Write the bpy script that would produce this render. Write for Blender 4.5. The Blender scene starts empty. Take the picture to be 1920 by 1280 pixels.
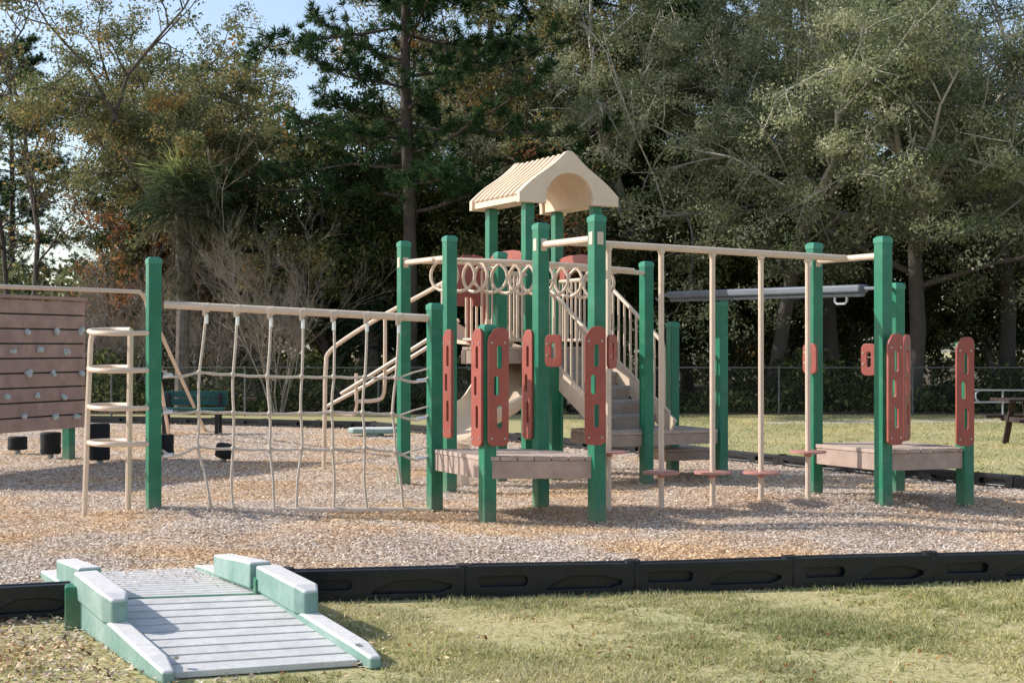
import bpy, math, random, bmesh
import numpy as np
from mathutils import Vector, Matrix
random.seed(4)
F=2667.0; H=1.5; YH=650.0
def G(px,py,z=0.0):
    d=F*(H-z)/(py-YH); return Vector(((px-960)/F*d,d,z))
def W(px,py,d): return Vector(((px-960)/F*d,d,H-(py-YH)*d/F))
def V(*a): return Vector(a)
scene=bpy.context.scene
COL=scene.collection
# ---------------------------------------------------------------- materials
def newmat(name):
    m=bpy.data.materials.new(name); m.use_nodes=True
    nt=m.node_tree; nt.nodes.clear()
    out=nt.nodes.new('ShaderNodeOutputMaterial')
    return m,nt,out
def ramp(nt,stops,fac=None):
    r=nt.nodes.new('ShaderNodeValToRGB')
    el=r.color_ramp.elements
    while len(el)<len(stops): el.new(0.5)
    for e,(p,c) in zip(el,stops):
        e.position=p; e.color=(c[0],c[1],c[2],1)
    if fac is not None: nt.links.new(fac,r.inputs[0])
    return r
def noise(nt,scale,detail=4,rough=0.6,vec=None):
    n=nt.nodes.new('ShaderNodeTexNoise'); n.inputs['Scale'].default_value=scale
    n.inputs['Detail'].default_value=detail; n.inputs['Roughness'].default_value=rough
    if vec is not None: nt.links.new(vec,n.inputs['Vector'])
    return n
def mixc(nt,fac,a,b,bt='MIX'):
    m=nt.nodes.new('ShaderNodeMix'); m.data_type='RGBA'; m.blend_type=bt
    for s,x in ((0,fac),(6,a),(7,b)):
        if hasattr(x,'is_output'): nt.links.new(x,m.inputs[s])
        elif s==0: m.inputs[0].default_value=x
        else: m.inputs[s].default_value=(x[0],x[1],x[2],1)
    return m.outputs[2]
def geo_pos(nt):
    g=nt.nodes.new('ShaderNodeNewGeometry'); return g
def plain(name,col,rough=0.5,var=0.18,scale=6,bump=0.0,bscale=60,metal=0,dirt=None,dirtamt=0.3,spec=0.4,low=None):
    m,nt,out=newmat(name)
    b=nt.nodes.new('ShaderNodeBsdfPrincipled'); nt.links.new(b.outputs[0],out.inputs[0])
    g=geo_pos(nt)
    n=noise(nt,scale,5,0.65,g.outputs['Position'])
    lo=[c*(1-var) for c in col]; hi=[min(1,c*(1+var)) for c in col]
    r=ramp(nt,[(0.3,lo),(0.7,hi)],n.outputs[0])
    c=r.outputs[0]
    if dirt:
        n2=noise(nt,scale*2.7,6,0.75,g.outputs['Position'])
        r2=ramp(nt,[(0.5,(0,0,0)),(0.75,(dirtamt,)*3)],n2.outputs[0])
        c=mixc(nt,r2.outputs[0],c,dirt)
    if low:
        s=nt.nodes.new('ShaderNodeSeparateXYZ'); nt.links.new(g.outputs['Position'],s.inputs[0])
        n4=noise(nt,14,4,.7,g.outputs['Position'])
        ad=nt.nodes.new('ShaderNodeMath'); ad.operation='MULTIPLY_ADD'; nt.links.new(n4.outputs[0],ad.inputs[0]); ad.inputs[1].default_value=.35; nt.links.new(s.outputs[2],ad.inputs[2])
        r4=ramp(nt,[(0.12,(.55,.55,.55)),(0.42,(0,0,0))],ad.outputs[0]); c=mixc(nt,r4.outputs[0],c,low)
    nt.links.new(c,b.inputs['Base Color'])
    b.inputs['Roughness'].default_value=rough; b.inputs['Metallic'].default_value=metal
    b.inputs['Specular IOR Level'].default_value=spec
    if bump:
        n3=noise(nt,bscale,4,0.6,g.outputs['Position'])
        bp=nt.nodes.new('ShaderNodeBump'); bp.inputs['Strength'].default_value=bump; bp.inputs['Distance'].default_value=0.01
        nt.links.new(n3.outputs[0],bp.inputs['Height']); nt.links.new(bp.outputs[0],b.inputs['Normal'])
    return m
def leafmat(name,stops,patch=None,patchscale=0.35,trans=0.4,patchlo=0.55,patchhi=0.7,gain=1.0):
    m,nt,out=newmat(name)
    stops=[(p,tuple(x*gain for x in c)) for p,c in stops]
    a=nt.nodes.new('ShaderNodeAttribute'); a.attribute_name='tint'
    r=ramp(nt,stops,a.outputs['Fac']); c=r.outputs[0]
    g=geo_pos(nt)
    n=noise(nt,0.5,3,0.6,g.outputs['Position'])
    rr=ramp(nt,[(0.3,(0.62,0.66,0.68)),(0.7,(1.2,1.17,1.1))],n.outputs[0])
    c=mixc(nt,1.0,c,rr.outputs[0],'MULTIPLY')
    if patch:
        n2=noise(nt,patchscale,3,0.6,g.outputs['Position'])
        r2=ramp(nt,[(patchlo,(0,0,0)),(patchhi,(1,1,1))],n2.outputs[0])
        c=mixc(nt,r2.outputs[0],c,patch)
    d=nt.nodes.new('ShaderNodeBsdfDiffuse'); t=nt.nodes.new('ShaderNodeBsdfTranslucent')
    nt.links.new(c,d.inputs[0]); nt.links.new(c,t.inputs[0])
    ms=nt.nodes.new('ShaderNodeMixShader'); ms.inputs[0].default_value=trans
    nt.links.new(d.outputs[0],ms.inputs[1]); nt.links.new(t.outputs[0],ms.inputs[2])
    nt.links.new(ms.outputs[0],out.inputs[0])
    return m
m_green=plain('green_plastic',(0.016,0.175,0.095),0.40,0.2,3,dirt=(0.12,0.25,0.18),dirtamt=0.45,low=(0.30,0.28,0.2))
m_cap=plain('green_cap',(0.05,0.25,0.16),0.5,0.1,5)
m_tan=plain('tan_powder_coat',(0.71,0.56,0.43),0.42,0.08,5,dirt=(0.42,0.32,0.24),dirtamt=0.35)
m_roof=plain('cream_plastic',(0.79,0.62,0.46),0.55,0.06,4,dirt=(0.60,0.46,0.35),dirtamt=0.45)
m_red=plain('terracotta_plastic',(0.35,0.085,0.06),0.45,0.14,5,dirt=(0.38,0.16,0.12),dirtamt=0.4)
m_disc=plain('faded_red_disc',(0.52,0.24,0.19),0.5,0.12,9,dirt=(0.5,0.36,0.3),dirtamt=0.5)
m_bolt=plain('grey_steel',(0.45,0.44,0.42),0.4,0.1,5,metal=0.7)
m_board=plain('composite_board',(0.44,0.325,0.265),0.8,0.2,5,0.4,80,dirt=(0.26,0.18,0.15),dirtamt=0.5)
m_wall=plain('red_brown_plank',(0.42,0.275,0.225),0.8,0.2,4,0.4,80,dirt=(0.27,0.17,0.14),dirtamt=0.5)
m_deckboard=plain('worn_deck_board',(0.50,0.38,0.31),0.8,0.22,7,0.4,90,dirt=(0.28,0.2,0.17),dirtamt=0.5)
m_step=plain('grey_step_plastic',(0.38,0.34,0.32),0.7,0.15,6,0.2)
m_rope=plain('beige_rope',(0.70,0.60,0.49),0.9,0.2,60,0.8,260)
m_silver=plain('silver_ferrule',(0.8,0.81,0.82),0.3,0.05,20,metal=0.5)
m_grey=plain('grey_track_plastic',(0.14,0.155,0.18),0.5,0.12,6)
m_black=plain('black_border_plastic',(0.010,0.011,0.015),0.36,0.3,5,0.12,50,dirt=(0.05,0.048,0.045),dirtamt=0.4)
m_rubber=plain('black_rubber',(0.013,0.013,0.014),0.8,0.3,9,0.4,60)
m_hold=plain('pale_rock_hold',(0.52,0.58,0.56),0.7,0.2,30,0.5,50)
m_teal=plain('teal_plastic',(0.012,0.085,0.08),0.5,0.15,5)
m_galv=plain('galvanised_steel',(0.4,0.41,0.42),0.5,0.15,6,metal=0.4)
m_wire=plain('weathered_wire',(0.12,0.125,0.12),0.7,0.15,6,metal=0.0)
m_darkwood=plain('dark_table_board',(0.045,0.028,0.024),0.8,0.3,6,0.3)
m_bark=plain('dark_bark',(0.13,0.11,0.095),0.95,0.4,7,1.0,14)
m_pineb=plain('pine_bark',(0.07,0.055,0.047),0.95,0.4,5,1.0,12)
m_twig=plain('bare_grey_twig',(0.27,0.225,0.19),0.9,0.25,6)
m_rampboard=plain('grey_ramp_board',(0.66,0.635,0.61),0.65,0.12,7,0.3,70,dirt=(0.42,0.34,0.28),dirtamt=0.55)
def oakbark():
    m,nt,out=newmat('oak_bark')
    b=nt.nodes.new('ShaderNodeBsdfPrincipled'); nt.links.new(b.outputs[0],out.inputs[0])
    g=geo_pos(nt); s=nt.nodes.new('ShaderNodeSeparateXYZ'); nt.links.new(g.outputs['Position'],s.inputs[0])
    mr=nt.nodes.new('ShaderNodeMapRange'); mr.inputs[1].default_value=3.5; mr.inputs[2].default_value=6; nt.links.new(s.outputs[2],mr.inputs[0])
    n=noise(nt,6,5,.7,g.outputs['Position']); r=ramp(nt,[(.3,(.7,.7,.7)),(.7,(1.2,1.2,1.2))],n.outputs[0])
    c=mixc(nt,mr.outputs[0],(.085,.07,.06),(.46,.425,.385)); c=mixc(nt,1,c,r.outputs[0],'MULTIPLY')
    nt.links.new(c,b.inputs['Base Color']); b.inputs['Roughness'].default_value=.95
    bp=nt.nodes.new('ShaderNodeBump'); bp.inputs['Distance'].default_value=.02; nt.links.new(n.outputs[0],bp.inputs['Height']); nt.links.new(bp.outputs[0],b.inputs['Normal'])
    return m
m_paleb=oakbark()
def bleached():
    m,nt,out=newmat('sun_bleached_green_plastic')
    b=nt.nodes.new('ShaderNodeBsdfPrincipled'); nt.links.new(b.outputs[0],out.inputs[0])
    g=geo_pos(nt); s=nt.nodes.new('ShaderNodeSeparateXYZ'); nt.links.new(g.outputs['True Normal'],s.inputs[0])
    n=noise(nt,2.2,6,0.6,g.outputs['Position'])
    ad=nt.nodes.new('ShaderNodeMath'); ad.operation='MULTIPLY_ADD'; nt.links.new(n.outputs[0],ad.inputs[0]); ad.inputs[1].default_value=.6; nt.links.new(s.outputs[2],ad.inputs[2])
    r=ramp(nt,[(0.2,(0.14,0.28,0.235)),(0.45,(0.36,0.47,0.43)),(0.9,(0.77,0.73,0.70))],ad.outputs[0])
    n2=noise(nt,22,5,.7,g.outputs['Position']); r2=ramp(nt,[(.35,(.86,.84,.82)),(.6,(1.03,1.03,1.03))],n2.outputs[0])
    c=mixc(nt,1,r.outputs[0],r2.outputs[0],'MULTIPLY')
    nt.links.new(c,b.inputs['Base Color']); b.inputs['Roughness'].default_value=0.6
    return m
m_bleach=bleached()
m_oak=leafmat('oak_leaves',[(0,(0.055,0.072,0.038)),(0.5,(0.128,0.14,0.078)),(0.85,(0.20,0.20,0.13)),(1,(0.28,0.27,0.20))],trans=0.42,gain=2.35)
m_mixed=leafmat('mixed_autumn_leaves',[(0,(0.04,0.054,0.025)),(0.55,(0.098,0.105,0.05)),(0.9,(0.185,0.16,0.08)),(1,(0.27,0.18,0.075))],patch=(0.56,0.27,0.06),patchscale=0.45,patchlo=0.58,patchhi=0.72,gain=2.3,trans=.42)
m_red_l=leafmat('russet_leaves',[(0,(0.2,0.10,0.06)),(0.5,(0.34,0.16,0.08)),(1,(0.48,0.24,0.09))])
m_dark=leafmat('dark_leaves',[(0,(0.025,0.04,0.017)),(0.6,(0.085,0.112,0.045)),(0.93,(0.22,0.22,0.09)),(1,(0.38,0.34,0.14))],trans=0.35)
m_pine=leafmat('pine_needles',[(0,(0.018,0.045,0.022)),(0.6,(0.05,0.10,0.045)),(1,(0.14,0.19,0.075))],trans=0.3)
m_palm=leafmat('palm_leaves',[(0,(0.045,0.065,0.038)),(0.6,(0.11,0.145,0.07)),(1,(0.36,0.40,0.15))],trans=0.4)
m_palmd=leafmat('dark_fan_leaves',[(0,(0.02,0.04,0.03)),(1,(0.07,0.11,0.07))],trans=0.3)
m_deadp=leafmat('dead_palm_leaves',[(0,(0.09,0.085,0.06)),(1,(0.2,0.185,0.13))],trans=0.2)
m_grassb=leafmat('grass_blades',[(0,(0.12,0.17,0.045)),(0.28,(0.29,0.32,0.10)),(0.52,(0.56,0.52,0.25)),(1,(0.76,0.67,0.47))],trans=0.4)
def chipmat():
    m,nt,out=newmat('wood_chips')
    b=nt.nodes.new('ShaderNodeBsdfPrincipled'); nt.links.new(b.outputs[0],out.inputs[0])
    a=nt.nodes.new('ShaderNodeAttribute'); a.attribute_name='tint'
    r=ramp(nt,[(0,(0.14,0.09,0.065)),(0.22,(0.47,0.345,0.25)),(0.5,(0.75,0.60,0.47)),(0.8,(0.87,0.755,0.64)),(1,(0.93,0.87,0.79))],a.outputs['Fac'])
    g=geo_pos(nt); n=noise(nt,0.55,4,0.6,g.outputs['Position'])
    rr=ramp(nt,[(0.32,(.86,.85,.86)),(0.46,(1,1,1)),(0.60,(1.08,0.90,0.64))],n.outputs[0])
    c=mixc(nt,1.0,r.outputs[0],rr.outputs[0],'MULTIPLY')
    nt.links.new(c,b.inputs['Base Color']); b.inputs['Roughness'].default_value=0.85; b.inputs['Specular IOR Level'].default_value=0.2
    return m
m_chip=chipmat()
def groundmat(name,s1,stops,s2,stops2,bump,dist):
    m,nt,out=newmat(name)
    b=nt.nodes.new('ShaderNodeBsdfPrincipled'); nt.links.new(b.outputs[0],out.inputs[0])
    g=geo_pos(nt); n=noise(nt,s1,8,0.75,g.outputs['Position']); r=ramp(nt,stops,n.outputs[0])
    n2=noise(nt,s2,5,0.6,g.outputs['Position']); r2=ramp(nt,stops2,n2.outputs[0])
    c=mixc(nt,1.0,r.outputs[0],r2.outputs[0],'MULTIPLY')
    nt.links.new(c,b.inputs['Base Color']); b.inputs['Roughness'].default_value=0.95; b.inputs['Specular IOR Level'].default_value=0.1
    bp=nt.nodes.new('ShaderNodeBump'); bp.inputs['Strength'].default_value=bump; bp.inputs['Distance'].default_value=dist
    nt.links.new(n.outputs[0],bp.inputs['Height']); nt.links.new(bp.outputs[0],b.inputs['Normal'])
    return m
m_mulch=groundmat('mulch_bed',40,[(0.35,(0.3,0.21,0.155)),(0.5,(0.56,0.44,0.35)),(0.68,(0.76,0.65,0.55))],0.6,[(0.4,(0.95,0.95,0.95)),(0.65,(1.05,0.95,0.8))],.4,0.008)
m_grass=groundmat('lawn_soil',25,[(0.3,(0.25,0.22,0.11)),(0.5,(0.46,0.41,0.22)),(0.7,(0.64,0.56,0.38))],0.5,[(0.35,(0.88,0.95,0.82)),(0.65,(1.1,1.02,0.95))],0.4,0.008)
m_floor=groundmat('leaf_litter_floor',12,[(0.3,(0.07,0.055,0.035)),(0.7,(0.2,0.15,0.1))],0.5,[(0.3,(0.8,0.8,0.8)),(0.7,(1.1,1.1,1.1))],0.8,0.05)
m_sand=groundmat('sandy_path',30,[(0.3,(0.5,0.43,0.33)),(0.7,(0.66,0.59,0.48))],0.5,[(0.3,(0.9,0.9,0.9)),(0.7,(1.1,1.1,1.1))],0.4,0.02)
# ---------------------------------------------------------------- mesh builder
class MB:
    def __init__(s): s.v=[]; s.f=[]; s.m=[]
    def add(s,vs,fs,mi=0):
        o=len(s.v); s.v+= [Vector(p) for p in vs]; s.f+=[[i+o for i in f] for f in fs]; s.m+=[mi]*len(fs)
    def obox(s,c,ex,ey,ez,mi=0):
        vs=[c+ex*a+ey*b+ez*d for d in(-1,1) for b in(-1,1) for a in(-1,1)]
        s.add(vs,[(0,2,3,1),(4,5,7,6),(0,1,5,4),(2,6,7,3),(0,4,6,2),(1,3,7,5)],mi)
    def box(s,c,sx,sy,sz,ang=0,mi=0):
        ca,sa=math.cos(ang),math.sin(ang)
        s.obox(Vector(c),V(ca,sa,0)*sx/2,V(-sa,ca,0)*sy/2,V(0,0,sz/2),mi)
    def beam(s,a,b,w,h,mi=0):
        a=Vector(a);b=Vector(b);d=(b-a);L=d.length;d.normalize()
        side=d.cross(V(0,0,1)); side=side.normalized() if side.length>1e-4 else V(1,0,0)
        up=side.cross(d).normalized()
        s.obox((a+b)/2,d*L/2,side*w/2,up*h/2,mi)
    def prism(s,poly,dz,mi=0):
        n=len(poly); lo=[Vector(p) for p in poly]; hi=[p+V(0,0,dz) for p in lo]
        s.add(lo+hi,[list(range(n))[::-1],list(range(n,2*n))]+[(i,(i+1)%n,n+(i+1)%n,n+i) for i in range(n)],mi)
    def tube(s,pts,r,n=8,closed=False,mi=0):
        pts=[Vector(p) for p in pts]; k=len(pts)
        rs=r if isinstance(r,(list,tuple)) else [r]*k
        t0=(pts[1]-pts[0]).normalized()
        nrm=t0.cross(V(0,0,1)); 
        if nrm.length<0.05: nrm=t0.cross(V(0,1,0))
        nrm.normalize(); vs=[]
        for i in range(k):
            if closed: t=(pts[(i+1)%k]-pts[i-1])
            elif i==0: t=pts[1]-pts[0]
            elif i==k-1: t=pts[-1]-pts[-2]
            else: t=pts[i+1]-pts[i-1]
            t.normalize(); nrm=(nrm-t*nrm.dot(t)); nrm=nrm.normalized() if nrm.length>1e-5 else t.orthogonal().normalized()
            bn=t.cross(nrm)
            for j in range(n):
                a=2*math.pi*j/n; vs.append(pts[i]+(nrm*math.cos(a)+bn*math.sin(a))*rs[i])
        fs=[]
        for i in range(k if closed else k-1):
            i2=(i+1)%k
            for j in range(n):
                j2=(j+1)%n; fs.append((i*n+j,i*n+j2,i2*n+j2,i2*n+j))
        if not closed: fs.append(list(range(n))[::-1]); fs.append([(k-1)*n+j for j in range(n)])
        s.add(vs,fs,mi)
    def ball(s,c,r,n=6,mi=0,sq=1.0):
        c=Vector(c); vs=[];fs=[]
        for i in range(1,n):
            th=math.pi*i/n
            for j in range(2*n):
                a=math.pi*j/n; vs.append(c+V(math.sin(th)*math.cos(a),math.sin(th)*math.sin(a),math.cos(th)*sq)*r)
        vs+= [c+V(0,0,r*sq),c-V(0,0,r*sq)]; q=2*n
        for i in range(n-2):
            for j in range(q): fs.append((i*q+j,(i+1)*q+j,(i+1)*q+(j+1)%q,i*q+(j+1)%q))
        t=len(vs)-2
        for j in range(q):
            fs.append((t,j,(j+1)%q)); fs.append((t+1,(n-2)*q+(j+1)%q,(n-2)*q+j))
        s.add(vs,fs,mi)
def smoothpath(pts,sub=5):
    pts=[Vector(p) for p in pts]; P=[pts[0]]+pts+[pts[-1]]; out=[]
    for i in range(1,len(P)-2):
        for k in range(sub):
            t=k/sub; a,b,c,d=P[i-1],P[i],P[i+1],P[i+2]
            out.append(0.5*((2*b)+(c-a)*t+(2*a-5*b+4*c-d)*t*t+(3*b-a-3*c+d)*t**3))
    out.append(pts[-1]); return out
def setk(o,**k):
    for a,b in k.items(): o[a]=b
def empty(name,loc,label,cat,group=None):
    o=bpy.data.objects.new(name,None); o.location=loc; o.empty_display_size=0.1; COL.objects.link(o)
    o['label']=label; o['category']=cat
    if group: o['group']=group
    return o
def wloc(o):
    p=Vector((0,0,0))
    while o: p+=o.location; o=o.parent
    return p
def mk(name,mb,mats,parent=None,bevel=0.0,smooth=True,origin=None,**props):
    me=bpy.data.meshes.new(name)
    off=wloc(parent) if parent else V(0,0,0)
    loc=Vector(origin)-off if origin is not None else V(0,0,0)
    base=off+loc
    me.from_pydata([tuple(p-base) for p in mb.v],[],mb.f)
    for m in (mats if isinstance(mats,list) else [mats]): me.materials.append(m)
    me.polygons.foreach_set('material_index',mb.m)
    o=bpy.data.objects.new(name,me); COL.objects.link(o); o.location=loc
    if parent: o.parent=parent
    if smooth:
        me.polygons.foreach_set('use_smooth',[True]*len(me.polygons)); me.set_sharp_from_angle(angle=math.radians(35))
    if bevel:
        b=o.modifiers.new('Bevel','BEVEL'); b.width=bevel; b.segments=2; b.limit_method='ANGLE'
    setk(o,**props); me.update()
    return o
def copy_thing(o,loc,rotz=0,scale=1.0,name=None):
    c=o.copy(); COL.objects.link(c); c.location=loc; c.rotation_euler[2]=rotz; c.scale=(scale,)*3
    def rec(src,dst):
        for ch in [x for x in bpy.data.objects if x.parent==src]:
            k=ch.copy(); COL.objects.link(k); k.parent=dst; rec(ch,k)
    rec(o,c); return c
_pc={}
def plate(outer,holes,th,bev=0.004):
    key=(tuple(map(tuple,outer)),len(holes),th)
    if key in _pc: return _pc[key]
    cu=bpy.data.curves.new('outline','CURVE'); cu.dimensions='2D'; cu.fill_mode='BOTH'; cu.extrude=th/2-bev; cu.bevel_depth=bev; cu.bevel_resolution=1
    for poly in [outer]+list(holes):
        sp=cu.splines.new('POLY'); sp.points.add(len(poly)-1)
        for p,q in zip(sp.points,poly): p.co=(q[0],q[1],0,1)
        sp.use_cyclic_u=True
    ob=bpy.data.objects.new('outline',cu); COL.objects.link(ob); bpy.context.view_layer.update()
    dg=bpy.context.evaluated_depsgraph_get()
    me=bpy.data.meshes.new_from_object(ob.evaluated_get(dg))
    r=([v.co.copy() for v in me.vertices],[list(p.vertices) for p in me.polygons])
    bpy.data.objects.remove(ob); bpy.data.meshes.remove(me); bpy.data.curves.remove(cu)
    _pc[key]=r; return r
def addplate(mb,pl,o,rx,ry,mi=0):
    rx=Vector(rx).normalized(); ry=Vector(ry).normalized(); n=rx.cross(ry)
    mb.add([o+rx*p.x+ry*p.y+n*p.z for p in pl[0]],pl[1],mi)
def rrect(cx,cy,w,h,r,n=4):
    out=[]
    for (sx,sy,a0) in ((1,1,0),(-1,1,90),(-1,-1,180),(1,-1,270)):
        for k in range(n+1):
            a=math.radians(a0+90*k/n); out.append((cx+sx*(w/2-r)+r*math.cos(a),cy+sy*(h/2-r)+r*math.sin(a)))
    return out
# ---------------------------------------------------------------- play structure
PS=empty('play_structure',(0.4,14.0,0),'green post playground structure with cream roof, decks and climbers','playground')
TH=math.radians(28)
U=V(math.cos(TH),math.sin(TH),0); Vv=V(-math.sin(TH),math.cos(TH),0)
def post(p,zt,ang=TH,w=0.116,cap=True):
    mb=MB(); p=Vector((p[0],p[1],0))
    mb.box(p+V(0,0,zt/2-0.05),w,w,zt+0.0,ang,0)
    o=mk('post',mb,m_green,PS,0.008,False,origin=p,)
    if cap:
        mb=MB(); z=zt-0.05
        ca,sa=math.cos(ang),math.sin(ang); ex=V(ca,sa,0); ey=V(-sa,ca,0)
        ring=lambda s,zz:[p+ex*a*s+ey*b*s+V(0,0,zz) for a,b in((-1,-1),(1,-1),(1,1),(-1,1))]
        vs=ring(w/2+.003,z-0.01)+ring(w/2+.003,z+0.03)+ring(w/2-.02,z+0.05)
        mb.add(vs,[(3,2,1,0),(0,1,5,4),(1,2,6,5),(2,3,7,6),(3,0,4,7),(4,5,9,8),(5,6,10,9),(6,7,11,10),(7,4,8,11),(8,9,10,11)])
        mk('post_cap',mb,m_cap,o,0,False)
    return o
def gpost(px,pb,pt,**k):
    g=G(px,pb); zt=H-(pt-YH)*g.y/F; post(g,zt,**k); return g
P1=gpost(288,970,482); P2=gpost(757,912,452); P3=gpost(843,928,442); P4=gpost(815,962,568)
P5=gpost(914,984,608); P6=gpost(1014,963,418); P7=gpost(1119,983,403); P8=gpost(1212,908,490)
P10=gpost(1352,898,563); P11=gpost(1527,945,455); P12=gpost(1656,964,443); P13=gpost(1681,937,530); P14=gpost(1809,957,640)
def dpost(px,d,pt,**k):
    p=V((px-960)/F*d,d,0); post(p,H-(pt-YH)*d/F,**k); return p
P9=dpost(1261,16.7,603); P15=dpost(1129,14.7,500)
A=V(.18,16.3,0); B=A+U*.91; C=A+Vv*.91; D=B+Vv*.91
ZR=3.20
for p in (A,B,C,D): post(p,ZR,cap=False)
S=dpost(938,15.6,472); T=V(-.54,15.9,0); 
post(V(.47,15.9,0),1.42,cap=False)
ZD=0.58; ZT=1.5
def deck(name,q,z,nb,fh=0.15,zs=None,parent=PS,mt=m_deckboard,me_=m_board,lab=None,overh=0.06):
    c=sum((Vector(p) for p in q),V(0,0,0))/4
    q=[Vector((p[0],p[1],0)) for p in q]; cc=V(c.x,c.y,0)
    q=[p+(p-cc).normalized()*overh for p in q]
    mk_deck=MB()
    for i in range(nb):
        a=i/nb; b=(i+0.93)/nb
        p0=q[0].lerp(q[3],a);p1=q[1].lerp(q[2],a);p2=q[1].lerp(q[2],b);p3=q[0].lerp(q[3],b)
        mk_deck.prism([p+V(0,0,z-0.035) for p in (p0,p1,p2,p3)],0.035)
    d=mk(name,mk_deck,mt,parent,0.004,False)
    mb=MB()
    for i in range(4):
        a=q[i];b=q[(i+1)%4]
        inn=(cc-(a+b)/2).normalized()*0.03
        mb.beam(a+inn+V(0,0,z-0.038-fh/2),b+inn+V(0,0,z-0.038-fh/2),0.045,fh)
    mk('fascia_board',mb,me_,d,0.004,False)
    return d
deck('deck',[P4,P5,P7,P6],ZD,7)
deck('deck',[P11,P12,P14,P13],ZD,7)
deck('deck',[V(1.08,15.35,0),V(2.24,15.9,0),V(1.9,16.75,0),V(.72,16.1,0)],ZD,7,fh=.12)
deck('deck',[V(1.78,16.3,0),V(2.28,16.55,0),V(2.05,17.1,0),V(1.55,16.85,0)],0.33,5,fh=.10)
deck('deck',[A,B,D,C],ZT,7)
deck('deck',[S,A,C,T],ZT,6,overh=0.03)
def rail(name,pts,r=0.024,sm=5,parent=PS,mt=m_tan,n=10,**k):
    mb=MB(); mb.tube(smoothpath(pts,sm) if len(pts)>2 else pts,r,n); return mk(name,mb,mt,parent,**k)
def at(p,z): return V(p.x,p.y,z)
rail('cross_bar',[at(P2,2.40),at(P3,2.40)],0.03)
zb=H-(452-YH)*12.3/F
rail('cross_bar',[at(P6,zb),at(P7,zb)],0.032)
zc=H-(484-YH)*13.1/F
rail('cross_bar',[at(P11,zc),at(P12,zc)],0.03)
rail('cross_bar',[at(P15,2.30),at(P8,2.30)],0.026)
m1=(P6+P7)/2; m2=(P11+P12)/2
rail('disc_beam',[at(m1,zb),at(m2,zc)],0.032)
POLES=[]
for k,(px,pbz,dy) in enumerate([(1141,963,847),(1240,961,886),(1336,962,886),(1427,958,886),(1515,958,847)]):
    a=at(m1,0); b=at(m2,0); s=(px-960)/F
    tt=(s*a.y-a.x)/((b.x-a.x)-s*(b.y-a.y)); p=a.lerp(b,tt); top=zb+(zc-zb)*tt; POLES.append(p)
    mb=MB(); mb.tube([p+V(0,0,-0.05),p+V(0,0,top)],0.025,10)
    mb.tube([p+V(0,0,top-0.05),p+V(0,0,top-0.02)],0.034,10)
    o=mk('hanging_pole',mb,m_tan,PS)
    z=H-(dy-YH)*p.y/F
    mb=MB(); mb.tube([p+V(0,0,z-0.008),p+V(0,0,z-0.005),p+V(0,0,z+0.009),p+V(0,0,z+0.012)],[0.158,0.165,0.165,0.158],28)
    mb.tube([p+V(0,0,z-0.04),p+V(0,0,z-0.009)],0.036,10)
    mk('stepping_disc',mb,m_disc,o)
# glide track
a=W(1258,553,16.9); b=W(1620,541,13.9); 
mb=MB(); mb.beam(a,b,0.13,0.08); mb.beam(a-V(0,0,.055),b-V(0,0,.055),0.05,0.05)
gt=mk('glide_track',mb,m_grey,PS,0.02,True)
dd=(b-a).normalized()
for pp in ([a-dd*0.25,a],[b,b+dd*0.15,at(P13,b.z)],[at(P10,a.z-.01),at(P10,a.z-.01)+V(.05,.5,.02)]):
    mb=MB(); mb.tube(pp,0.018,8); mk('track_bracket',mb,m_grey,gt)
hp=a.lerp(b,0.90)-V(0,0,0.07)
mb=MB(); mb.tube([hp+dd*(-.09),hp+dd*(-.09)-V(0,0,.05),hp+dd*(-.06)-V(0,0,.075),hp+dd*(.06)-V(0,0,.075),hp+dd*.09-V(0,0,.05),hp+dd*.09],0.012,8)
mk('glide_handle',mb,m_galv,gt)
# grip panels
LW,LHt=0.168,0.98
longp=plate([(-LW/2,0.03),(-LW/2+.02,0.008),(-LW/2+.04,0),(LW/2-.04,0),(LW/2-.02,.008),(LW/2,.03),(LW/2,LHt-.04),(LW/2-.015,LHt-.012),(LW/2-.035,LHt),(-LW/2+.085,LHt),(-LW/2+.05,LHt-.012),(-LW/2+.008,LHt-.075),(-LW/2,LHt-.1)],
  [rrect(0.012,0.24,0.05,0.2,0.024),rrect(-0.015,0.5,0.05,0.17,0.024),rrect(0.012,0.74,0.05,0.2,0.024)],0.026)
shortp=plate(rrect(0,.14,.15,.28,.045),[rrect(0,.14,.05,.15,.024)],0.026)
def panel(px,yt,yb,d,ang,kind='l'):
    o=W(px,yb,d); r=V(math.cos(math.radians(ang)),math.sin(math.radians(ang)),0)
    mb=MB(); addplate(mb,longp if kind=='l' else shortp,o,r,V(0,0,1))
    n=r.cross(V(0,0,1)); 
    hs=[(-.055,.06),(.055,.06),(-.055,.86),(.055,.86)] if kind=='l' else [(-.055,.1),(-.055,.2)]
    for x,z in hs:
        for sg in (-1,1):
            q=o+r*x+V(0,0,z)+n*sg*0.013; mb.tube([q,q+n*sg*0.005],0.009,8,mi=1)
    mk('grip_panel',mb,[m_red,m_bolt],PS)
for a_ in [(895,617,835,11.97,-60,'l'),(934,617,835,11.90,8,'l'),(840,625,820,12.95,-58,'l'),(990,630,822,12.85,-60,'l'),
           (1038,627,687,12.55,-25,'s'),(1116,623,833,11.84,4,'l'),(1147,635,690,12.05,60,'s'),(1519,645,700,13.45,-50,'s'),(1630,642,703,12.85,-45,'s'),
           (1678,645,833,12.62,28,'l'),(1699,650,825,13.25,55,'l'),(1809,643,835,12.90,12,'l')]:
    panel(*a_)
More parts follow.
